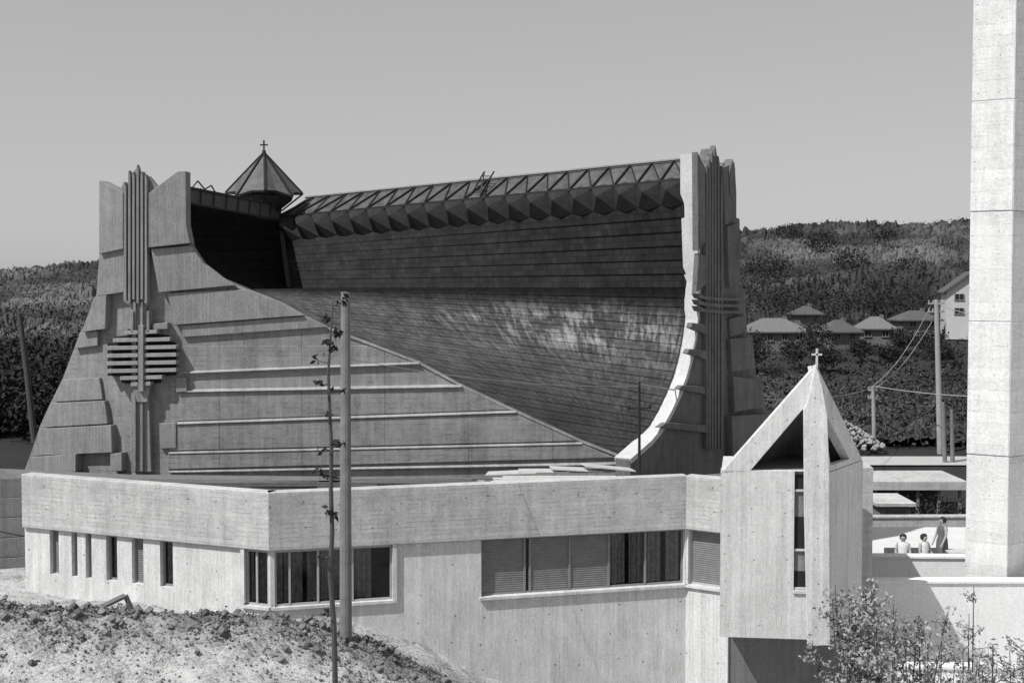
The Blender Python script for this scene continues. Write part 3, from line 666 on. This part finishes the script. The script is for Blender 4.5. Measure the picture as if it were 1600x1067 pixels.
# ------------------------------------------------------------------ things on the annex roof
def planks(px,py,d,n,L_,lab,mat,spread=.2,w=.16,rot=0,seed=1):
    random.seed(seed); m=MB(); c=W3(px,py,d); z=2.42
    for i in range(n):
        a=rot+random.uniform(-.06,.06); R_=Matrix.Rotation(a,3,'Z')
        m.box((c.x+random.uniform(-.5,.5),c.y+(i%3-1)*spread+random.uniform(-.05,.05),z+.03+.055*(i//3)),(L_*random.uniform(.8,1.1),w,.045),0,R_)
    o=m.obj("plank_stack",mat); tag(o,lab,"planks"); return o
planks(330,760,36.0,18,8,"long dark planks stacked on the flat roof",M_wood,.25,.2,0,3)
planks(640,752,36.2,18,5,"weathered planks lying on the flat roof",M_wood,.3,.2,.02,4)
planks(850,744,36.6,18,3.2,"pale timber boards heaped on the flat roof",M_woodL,.35,.3,.05,5)
planks(960,742,37.2,12,1.8,"short pale boards piled beside the church foot",M_woodL,.3,.25,-.15,6)
for i in range(4):
    cx=W3(800+50*i,742,37.5); R_=Matrix.Rotation(.1*i-.1,3,'Z')@Matrix.Rotation(.06*(i-1),3,'Y'); m=MB(); m.box((cx.x,cx.y,2.78+.05*i),(1.5,.7,.03),0,R_)
    tag(m.obj("metal_sheet",plain("galvanised_sheet",.5,.3,4,.5)),"loose pale sheet lying on the timber pile","sheet metal","sheets on the timber pile")
m=MB(); a=W3(999,742,37.5); zt_=W3(998,596,37.5).z
m.tube([(a.x,37.5,2.4),(a.x-.01,37.5,zt_)],[.045,.035],8); m.beam((a.x-.35,37.5,zt_-.8),(a.x+.35,37.5,zt_-.78),.04); m.box((a.x-.3,37.5,zt_-.74),(.06,.06,.1)); m.box((a.x+.3,37.5,zt_-.72),(.06,.06,.1))
tag(m.obj("mast",M_metal),"thin dark mast with crossbar on flat roof","mast")
# ------------------------------------------------------------------ column
FC=Frame(XY(1512,35.2),XY(1578,34.6)); FC2=Frame(XY(1578,34.6),XY(1660,35.8))
col=thing("concrete_column",FC.w(.5,-3),"tall pale concrete column with horizontal pour joints","column")
FCm=MB(); zz=[-3.4]+[FC.px(1545,y)[1] for y in (712,503,331,158)]+[FC.px(1545,158)[1]+i*3.0 for i in(1,2)]
for i in range(len(zz)-1):
    FCm.rect(0,FC.L,zz[i]+.02,zz[i+1],-1.2,0.0+(.02 if i%2 else 0)); FCm.rect(.015,FC.L-.015,zz[i]-.02,zz[i]+.04,-1.19,-.03)
FCm.obj("shaft",C_col,col,FC.M,bevel=.015)
m=MB()
for i in range(len(zz)-1): m.rect(.002,FC2.L,zz[i]+.012,zz[i+1],-.7,(.012 if i%2 else 0))
m.obj("side_fin",C_col,col,FC2.M,bevel=.01)
# ------------------------------------------------------------------ terrace and walls
t=MB(); t.plan([(10.6,38),(24,38),(24,49),(10.6,49)],-4.6,-1.0); o=t.obj("terrace_pavement",plain("pale_paving",.6,.2,2,.9)); o["kind"]="structure"
def wall(a,b,z0,z1,th,lab,mat=C_white,cap=True):
    fr=Frame(a,b); m=MB(); m.rect(0,fr.L,z0,z1,-th,0); 
    if cap: m.rect(-.04,fr.L+.04,z1+.001,z1+.08,-th-.05,.05)
    o=m.obj("concrete_wall",mat,None,fr.M,bevel=.01); return tag(o,lab,"wall")
wall(XY(1360,37.7),XY(1620,37.5),-3.2,.2,.3,"pale low concrete wall edging the terrace")
wall(XY(1372,34.0),XY(1800,34.0),-3.4,.3,.35,"whitewashed retaining wall behind the young shrubs")
wall(XY(1390,31.5),XY(1700,31.3),-3.4,-1.25,.3,"low pale concrete wall beside sloping path")
wall((10.6,50),(30,50.5),-4.6,-.85,.3,"low terrace wall in front of the stalls",C_par)
t=MB(); t.plan([(9.6,20),(24,20),(24,33.8),(9.6,33.8)],-3.3,-2.85); o=t.obj("forecourt_pavement",plain("pale_forecourt",.62,.25,2,.9)); o["kind"]="structure"
FW=Frame(XY(-30,35.2),XY(40,35.6)); m=MB()
for i in range(7): m.rect(-4+FW.L,FW.L,-1+.55*i,-1+.55*i+.53,-.6,-.09*i)
o=m.obj("retaining_wall",C_under,None,FW.M); tag(o,"stepped grey concrete retaining wall beside annex","wall")
pts=[W3(-15,826,34.2),W3(5,831,34.2),W3(25,835,34.2),W3(42,838,34.2)]; m=MB(); m.tube(pts,[.02]*4,6); tag(m.obj("overhead_cable",M_metal),"dark sagging cable running to the annex corner","cable")
# ------------------------------------------------------------------ shelter and kiosk
def roofed(name,px0,px1,ytop,ybot,d,zg,lab,cat,dep=4,open_=False,roofm=None,wallm=None):
    a=W3(px0,ytop,d); b=W3(px1,ybot,d); t=thing(name,((a.x+b.x)/2,d,zg),lab,cat)
    m=MB(); m.plan([(a.x,d),(b.x,d),(b.x,d+dep),(a.x,d+dep)],b.z,a.z); m.obj("roof",roofm or C_par,t,bevel=.02)
    m=MB()
    if open_:
        m.plan([(a.x+.2,d+dep-.4),(b.x-.2,d+dep-.4),(b.x-.2,d+dep-.1),(a.x+.2,d+dep-.1)],zg,b.z)
        for i in range(5):
            x=a.x+.3+(b.x-a.x-.6)*i/4; mp=MB(); mp.box((x,d+.3,(zg+b.z)/2),(.14,.14,b.z-zg-.004)); mp.obj("post",C_under,t)
    else:
        m.plan([(a.x+.2,d+.2),(b.x-.2,d+.2),(b.x-.2,d+dep-.2),(a.x+.2,d+dep-.2)],zg,b.z-.002)
    m.obj("wall",wallm or C_under,t); return t,a,b
roofed("shelter",1362,1512,752,766,66,-4.5,"long flat roofed open shelter with pale fascia","shelter",4,True,None,M_bark)
t_,a,b=roofed("kiosk",1370,1432,786,792,60,-4.5,"small kiosk with overhanging pale roof and dark opening","kiosk",3)
m=MB(); m.plan([(a.x+.5,60.1),(b.x-.5,60.1),(b.x-.5,60.25),(a.x+.5,60.25)],a.z-1.5,a.z-.4); m.obj("hatch",M_dark,t_)
# ------------------------------------------------------------------ houses
M_hw=concrete("house_render",.15,None,holes=0,stain=.4); M_hw2=concrete("white_render",.5,None,holes=0,stain=.2)
M_rt=plain("roof_tiles",.09,.5,6,.9); M_rtL=plain("pale_roof_tiles",.15,.5,6,.9)
def house(px,d,zb,wd,dp,hw,hr,rm,wm,lab,ang=0,wins=3,gable=False,floors=1):
    x=W3(px,500,d).x; t=thing("house",(x,d,zb),lab,"house","houses on the hillside"); Mx=Matrix.Translation((x,d,zb))@Matrix.Rotation(ang,4,'Z')
    m=MB(); m.box((0,dp/2,hw/2-1),(wd,dp,hw+2)); 
    if gable:
        m.add([(-wd/2,0,hw),(wd/2,0,hw),(0,0,hw+hr),(-wd/2,dp,hw),(wd/2,dp,hw),(0,dp,hw+hr)],[(0,1,2),(5,4,3)])
    m.obj("wall",wm,t,Mx)
    m=MB(); e=.35
    if gable:
        for s in(-1,1):
            m.add([(s*(wd/2+e),-e,hw-e*hr/(wd/2)),(0,-e,hw+hr),(0,dp+e,hw+hr),(s*(wd/2+e),dp+e,hw-e*hr/(wd/2)),(s*(wd/2+e),-e,hw-e*hr/(wd/2)+.15),(0,-e,hw+hr+.17),(0,dp+e,hw+hr+.17),(s*(wd/2+e),dp+e,hw-e*hr/(wd/2)+.15)],[(0,1,2,3),(4,5,6,7),(0,1,5,4),(2,3,7,6),(0,3,7,4)])
    else:
        r=max(0,wd/2-dp/2)+.3
        m.add([(-wd/2-e,-e,hw),(wd/2+e,-e,hw),(wd/2+e,dp+e,hw),(-wd/2-e,dp+e,hw),(-r,dp/2,hw+hr),(r,dp/2,hw+hr),(-wd/2-e,-e,hw-.12),(wd/2+e,-e,hw-.12),(wd/2+e,dp+e,hw-.12),(-wd/2-e,dp+e,hw-.12)],
          [(0,1,5,4),(1,2,5),(2,3,4,5),(3,0,4),(0,6,7,1),(1,7,8,2),(2,8,9,3),(3,9,6,0),(6,9,8,7)])
    ro_=m.obj("roof",rm,t,Mx)
    m=MB(); m.box((wd*.2,dp/2,hw+hr*.85),(.35,.35,.7)); m.obj("chimney",M_hw,ro_,Mx)
    for fl in range(floors):
        for i in range(wins):
            xx=-wd/2+wd*(i+.5)/wins; zz_=hw*(fl+.55)/floors
            m=MB(); m.box((xx,-.01,zz_),(wd/wins*.36,.1,hw/floors*.42)); wo=m.obj("window",M_dark,t,Mx)
            m=MB(); ww,hh_=wd/wins*.36,hw/floors*.42
            for q in(-.5,.5,0): m.box((xx+q*ww,-.07,zz_),(.05,.06,hh_))
            m.box((xx,-.07,zz_-hh_/2),(ww+.15,.1,.06)); m.obj("frame",M_frame,wo,Mx)
    return t
def zat(y,d): return W3(800,y,d).z
house(1215,118,zat(540,118),5.4,4,1.3,1.2,M_rtL,M_hw,"low house with pale hipped roof among trees",0,4)
house(1320,119,zat(537,119),3.0,3,1.1,1.1,M_rt,M_hw,"small hipped roof house with shaded walls",.2,2)
house(1370,121,zat(533,121),3.2,3,1.2,1.1,M_rtL,M_hw,"small house with light tiled roof",-.15,2)
house(1440,124,zat(516,124),3.6,3,1.0,.9,M_rt,M_hw,"low dark roofed outbuilding near the white house",.1,2)
house(1518,123,zat(498,123),4.6,4.5,2.7,1.7,M_rt,M_hw2,"white two storey house with dark gabled roof",-.2,2,True,2)
house(1266,130,zat(503,130),2.2,3,.8,.8,M_rt,M_hw,"distant tile roofed house among trees",.1,2)
ROCKF=[(4,6,7),(4,7,8),(4,8,9),(4,9,6),(6,0,1),(6,1,7),(7,1,2),(7,2,8),(8,2,3),(8,3,9),(9,3,0),(9,0,6),(0,5,1),(1,5,2),(2,5,3),(3,5,0)]
def rock(m,x,y,z,s):
    vs=[]
    for dx,dy,dz in((1,0,0),(0,1,0),(-1,0,0),(0,-1,0),(0,0,.9),(0,0,-.8),(.6,.6,.5),(-.6,.6,.5),(-.6,-.6,.5),(.6,-.6,.5)):
        vs.append((x+dx*s*random.uniform(.25,.7),y+dy*s*random.uniform(.25,.7),z+dz*s*random.uniform(.35,.8)))
    m.add(vs,ROCKF)
p=W3(1340,700,76); m=MB()
for i in range(260):
    a=random.uniform(0,6.28); r=2.4*math.sqrt(random.random()); rock(m,p.x+r*math.cos(a),79+r*math.sin(a),-1.6+max(0,1-r/2.4)*1.5,.36*random.uniform(.4,1.2))
o=m.obj("rubble_heap",plain("pale_rubble",.28,.5,3,.95),fix=False); o["kind"]="stuff"; tag(o,"pale heap of rubble beside the road","rubble")
M_clod=plain("soil_clods",.17,1.3,2.0,.95,.1,0,.6)
random.seed(21); m=MB()
for i in range(50000):
    x=random.uniform(-14,2.2); y=random.uniform(23.5,30.2)
    wgt=math.exp(-((y-27.5)/1.1)**2)
    if random.random()>wgt*(.15+1.9*max(0,noise.noise(Vector((x*.9,y*.9,2)))+.2))+.03: continue
    s=random.uniform(.02,.06)*(3.2 if random.random()<.035 else 1); rock(m,x,y,H(x,y)+s*.3,s*1.15)
o=m.obj("earth_clods",M_clod,fix=False); o["kind"]="stuff"; tag(o,"loose clods of excavated earth before the annex","earth")
P=[]
for i in range(260):
    x=random.uniform(-13,1.5); y=random.gauss(28.1,.55)
    if noise.noise(Vector((x*.7,y*.7,5)))<.0: continue
    z=H(x,y)
    for j in range(9): P.append((x+random.gauss(0,.08),y+random.gauss(0,.08),z+abs(random.gauss(0,.06))))
o=leafquad_obj("weeds",np.array(P),M_leafdk,None,.08); o["kind"]="stuff"; tag(o,"scrubby weeds growing on the earth mound","weeds")
m=MB(); a=W3(150,952,30.3); b=W3(196,930,30.7); m.beam(a,b,.25,.06); m.beam(b,W3(210,962,30.7),.2,.06); tag(m.obj("timber_board",M_wood),"propped wooden boards at the annex wall base","board")
for i in range(4):
    m=MB(); c=W3(312+16*i,974-3*(i%2),28.2); m.tube([(c.x-.25,c.y,c.z),(c.x-.1,c.y-.02,c.z+.05),(c.x+.1,c.y,c.z+.06),(c.x+.25,c.y,c.z)],[.05,.12,.12,.05],8)
    tag(m.obj("sack",M_wood,smooth=True),"dark sack lying on the earth mound","sack","sacks on the mound")
# ------------------------------------------------------------------ poles
def pole(px,ytop,ybot,d,r,lab,arm=0,lean=0,name="utility_pole",mat=None):
    a=W3(px,ytop,d); b=W3(px+lean,ybot,d); m=MB(); m.tube([b+Vector((0,0,-.6)),b.lerp(a,.5),a],[r*1.15,r,r*.82],12)
    if arm:
        for k_ in range(2):
            z=-.25-.5*k_; m.beam(a+Vector((-arm,0,z)),a+Vector((arm,0,z)),.1)
            for q in(-.9,-.4,.4,.9): m.tube([a+Vector((arm*q,0,z+.03)),a+Vector((arm*q,0,z+.2))],[.05,.04],6)
    o=m.obj(name,mat or M_pole); tag(o,lab,"pole"); return a
M_pole=plain("wooden_pole",.17,.6,3,.85); M_poleL=plain("concrete_pole",.3,.3,3,.9)
pole(540,456,992,27.5,.12,"thick weathered wooden pole standing in the earth mound",0)
pole(30,490,672,60,.14,"leaning dark wooden pole beside the trees",0,24,mat=M_bark)
t1=pole(1463,468,725,78,.17,"tall pale utility pole beside the road",.5,7,mat=M_poleL)
pole(1474,628,735,74,.12,"paired wooden pole beside the road",.0,3); pole(1487,640,740,74,.12,"short wooden pole in a roadside pair",0,2)
t2=pole(1364,603,718,80,.13,"short pale pole at the roadside",.3,3,mat=M_poleL)
def wire(a,b,sag,r=.015):
    a=Vector(a);b=Vector(b); P_=[a.lerp(b,i/16)+Vector((0,0,-sag*4*(i/16)*(1-i/16))) for i in range(17)]
    m=MB(); m.tube(P_,[r]*17,5); tag(m.obj("overhead_wire",M_wireL),"thin sagging overhead wire between poles","wire","overhead wires")
M_wireL=plain("aluminium_wire",.3,.1,5,.5)
for dx in(-.3,.3): wire(t1+Vector((dx,0,-.3)),t2+Vector((dx*.6,0,-.1)),.7,.025)
wire(t1+Vector((0,0,-.2)),W3(1620,490,70),.5,.025); wire(t2,W3(1640,618,70),.3,.03); wire(W3(998,600,37.5),W3(1364,606,80),.6,.02); wire(W3(998,603,37.5),W3(540,560,27.5),.2,.008)
# ------------------------------------------------------------------ saplings and shrubs
def leafquads(mb,p,n,rad,size):
    for i in range(n):
        c=Vector(p)+Vector([random.gauss(0,rad) for _ in range(3)]); u=Vector([random.gauss(0,1) for _ in range(3)]).normalized(); v=u.cross(Vector([random.gauss(0,1) for _ in range(3)])).normalized()
        s=size*random.uniform(.6,1.3); mb.add([c-u*s,c-v*s*.45,c+u*s,c+v*s*.45],[(0,1,2,3)])
random.seed(5)
dS=20; base=W3(522,1100,dS); gz=H(base.x,dS)
sap=thing("sapling",(base.x,dS,gz),"thin sapling with sparse curled leaves on earth mound","tree")
m=MB(); l=MB()
ctrl=[(520,470),(517,520),(513,580),(515,640),(518,700),(517,760),(519,830),(516,900),(522,980),(524,1080)]
P_=[W3(a,b,dS) for a,b in ctrl][::-1]; P_=[Vector((base.x+.03,dS,gz-.2))]+P_; m.tube(P_,[.05,.045,.042,.04,.037,.034,.03,.026,.022,.016,.008],8)
for y,side,n in((478,1,9),(500,-1,9),(522,1,14),(535,-1,12),(552,1,16),(568,-1,6),(600,-1,12),(612,1,5),(650,-1,5),(690,1,16),(702,-1,6),(745,-1,18),(750,1,7),(800,-1,12),(812,1,5),(870,-1,7),(960,-1,8)):
    x0=np.interp(y,[c[1] for c in ctrl],[c[0] for c in ctrl]); ln=random.uniform(8,24); a=W3(x0,y,dS); b=W3(x0+side*ln,y-random.uniform(-4,12),dS+random.uniform(-.15,.15))
    m.tube([a,a.lerp(b,.5)+Vector((0,0,-.02)),b],[.014,.01,.006],5)
    for k_ in range(n): leafquads(l,a.lerp(b,random.uniform(.2,1.1)),1,.035,.065)
m.obj("trunk",M_bark,sap); l.obj("leaves",M_leafdk,sap,fix=False)
def shrub(px,ytop,d,wd,lab,n=9,dens=12,seed=1,mat=None):
    random.seed(seed); x=W3(px,900,d).x; zb=-2.9; zt=W3(px,ytop,d).z; t=thing("shrub",(x,d,zb),lab,"shrub"); m=MB(); l=MB()
    for i in range(n):
        a=random.uniform(0,6.28); r=wd*random.uniform(.1,.5); h_=(zt-zb)*random.uniform(.55,1); top=Vector((x+math.cos(a)*r,d+math.sin(a)*r,zb+h_))
        b=Vector((x+math.cos(a)*.1,d+math.sin(a)*.1,zb-.1)); mid=b.lerp(top,.5)+Vector((math.cos(a)*r*.1,math.sin(a)*r*.1,0)); m.tube([b,mid,top],[.03,.02,.008],5)
        for k_ in range(12):
            s=random.uniform(.25,1); p0=b.lerp(top,s); q=p0+Vector((random.uniform(-1,1),random.uniform(-1,1),random.uniform(.1,.8)))*.45*(1.25-s*.5); m.tube([p0,q],[.012,.005],4)
            for j in range(dens): leafquads(l,p0.lerp(q,random.uniform(.1,1.1)),1,.065,.055)
    m.obj("stems",M_bark,t); l.obj("leaves",mat or M_bush,t,fix=False)
shrub(1340,874,27,1.8,"young leafy shrub growing before the projecting bay",16,30,1)
shrub(1395,925,26,2.2,"bushy shrub with light leaves beside pale wall",19,28,2)
shrub(1305,990,26.5,1.0,"low leafy shrub under the projecting bay",8,22,3)
shrub(1517,868,29,.7,"slender sapling with small leaf clusters",4,16,4)
shrub(1560,985,26,1.9,"low light leaved bush before pale wall",14,22,6)
shrub(1460,965,25.5,1.7,"low light leaved bush before pale wall",14,26,8)
shrub(1600,1010,26.5,1.4,"low light leaved bush before pale wall",11,22,9)
# ------------------------------------------------------------------ people
M_skin=plain("skin",.35,.1,20,.6); M_hair=plain("dark_hair",.02,.3,30,.6); M_clothD=plain("dark_dress",.12,.3,12,.9); M_clothL=plain("pale_shirt",.6,.2,12,.9)
def person(px,d,zg,seated,lab,cloth,face=(-.3,-1)):
    x=W3(px,850,d).x; t=thing("person",(x,d,zg),lab,"person"); ang=math.atan2(face[1],face[0])+math.pi/2
    Mx=Matrix.Translation((x,d,zg))@Matrix.Rotation(ang,4,'Z')
    hz=.46 if seated else .92; J=[];E=[];Rd=[]
    def j(p,r,par=None):
        J.append(p); Rd.append(r)
        if par is not None:E.append((par,len(J)-1))
        return len(J)-1
    pel=j((0,0,hz),.14); wst=j((0,.01,hz+.2),.115,pel); ch=j((0,.01,hz+.42),.135,wst); nk=j((0,0,hz+.57),.055,ch); h0=j((0,-.01,hz+.63),.075,nk); h1=j((0,-.02,hz+.70),.095,h0); j((0,-.01,hz+.77),.075,h1)
    for s in(-1,1):
        sh=j((s*.17,0,hz+.5),.055,ch); el=j((s*.23,-.04,hz+.24),.042,sh); wr=j((s*.17,-.24,hz+.16) if seated else (s*.22,-.16,hz+.02),.03,el); hd=j((s*.15,-.32,hz+.15) if seated else (s*.21,-.2,hz-.07),.035,wr)
        for q in(-.02,-.007,.007,.02): j((J[hd][0]+q,J[hd][1]-.05,J[hd][2]-.05),.009,hd)
        j((J[hd][0]-s*.035,J[hd][1]-.02,J[hd][2]-.02),.009,hd)
        hp=j((s*.09,0,hz-.04),.09,pel)
        if seated: kn=j((s*.1,-.42,hz-.01),.06,hp); an=j((s*.1,-.44,.08),.04,kn)
        else: kn=j((s*.1,-.02,.48),.06,hp); an=j((s*.1,0,.08),.04,kn)
        j((s*.11,J[an][1]-.16,.03),.035,an)
    me=bpy.data.meshes.new("body"); me.from_pydata(J,E,[]); me.materials.append(M_skin); o=bpy.data.objects.new("body",me)
    reg(o,Mx,t); sk=o.modifiers.new("skin",'SKIN'); 
    if not me.skin_vertices: 
        bm=bmesh.new(); bm.from_mesh(me); bm.verts.layers.skin.verify(); bm.to_mesh(me); bm.free()
    for i,r in enumerate(Rd): me.skin_vertices[0].data[i].radius=(r,r); me.skin_vertices[0].data[i].use_root=(i==0)
    ss=o.modifiers.new("sub",'SUBSURF'); ss.levels=1; ss.render_levels=2; 
    def ringmesh(name,rings,mat,par=t):
        m=MB(); n=14; vs=[];fs=[]
        for (cx,cy,cz,rx,ry) in rings:
            for i in range(n):
                a=2*math.pi*i/n; vs.append((cx+rx*math.cos(a),cy+ry*math.sin(a),cz))
        for k_ in range(len(rings)-1):
            for i in range(n): fs.append((k_*n+i,k_*n+(i+1)%n,(k_+1)*n+(i+1)%n,(k_+1)*n+i))
        fs.append(tuple((len(rings)-1)*n+i for i in range(n))); m.add(vs,fs); return m.obj(name,mat,par,Mx,smooth=True,fix=False)
    lo_=.0 if seated else -.42
    ringmesh("clothing",[(0,-.0,hz+lo_,.22,.2),(0,0,hz+.05,.19,.17),(0,.01,hz+.2,.15,.13),(0,.01,hz+.4,.18,.15),(0,.01,hz+.53,.17,.11),(0,0,hz+.57,.07,.07)],cloth)
    ringmesh("hair",[(0,.03,hz+.64,.1,.09),(0,.03,hz+.72,.115,.11),(0,.02,hz+.79,.1,.1),(0,.01,hz+.83,.05,.05)],M_hair)
    for s in(-1,1):
        m=MB(); m.box((s*.035,-.105,hz+.715),(.022,.012,.012)); m.obj("eye",M_hair,t,Mx)
    m=MB(); m.add([(0,-.135,hz+.685),(-.015,-.1,hz+.68),(.015,-.1,hz+.68),(0,-.1,hz+.72)],[(0,1,3),(0,3,2),(0,2,1)]); m.obj("nose",M_skin,t,Mx,fix=False)
    m=MB(); m.box((0,-.103,hz+.65),(.045,.008,.008)); m.obj("mouth",M_clothD,t,Mx)
    return t
person(1472,41.5,-1,False,"standing woman in patterned dress beside the wall",M_clothD,(-1,-.4))
person(1411,41,-1,True,"seated person with dark hair behind terrace wall",M_clothL); person(1444,41,-1,True,"seated person in pale shirt behind terrace wall",M_clothL,(.5,-1))
p=W3(1428,850,41.2); m=MB(); m.box((p.x,41.15,-1+.38),(1.8,.4,.05)); 
for s in(-.8,.8): m.box((p.x+s,41.15,-.82),(.08,.35,.35))
m.box((p.x,41.42,-.35),(1.8,.04,.2)); 
for s in(-.8,.8): m.box((p.x+s,41.39,-.6),(.05,.04,.55))
tag(m.obj("bench",M_wood),"wooden bench with low back on the terrace","bench")
p=W3(1500,850,41.2); m=MB(); m.box((p.x,41.2,-.32),(.9,.6,.04)); 
for a in(-.38,.38):
    for b in(-.24,.24): m.box((p.x+a,41.2+b,-.67),(.04,.04,.66))
tag(m.obj("table",M_woodL),"small pale table on the terrace","table")
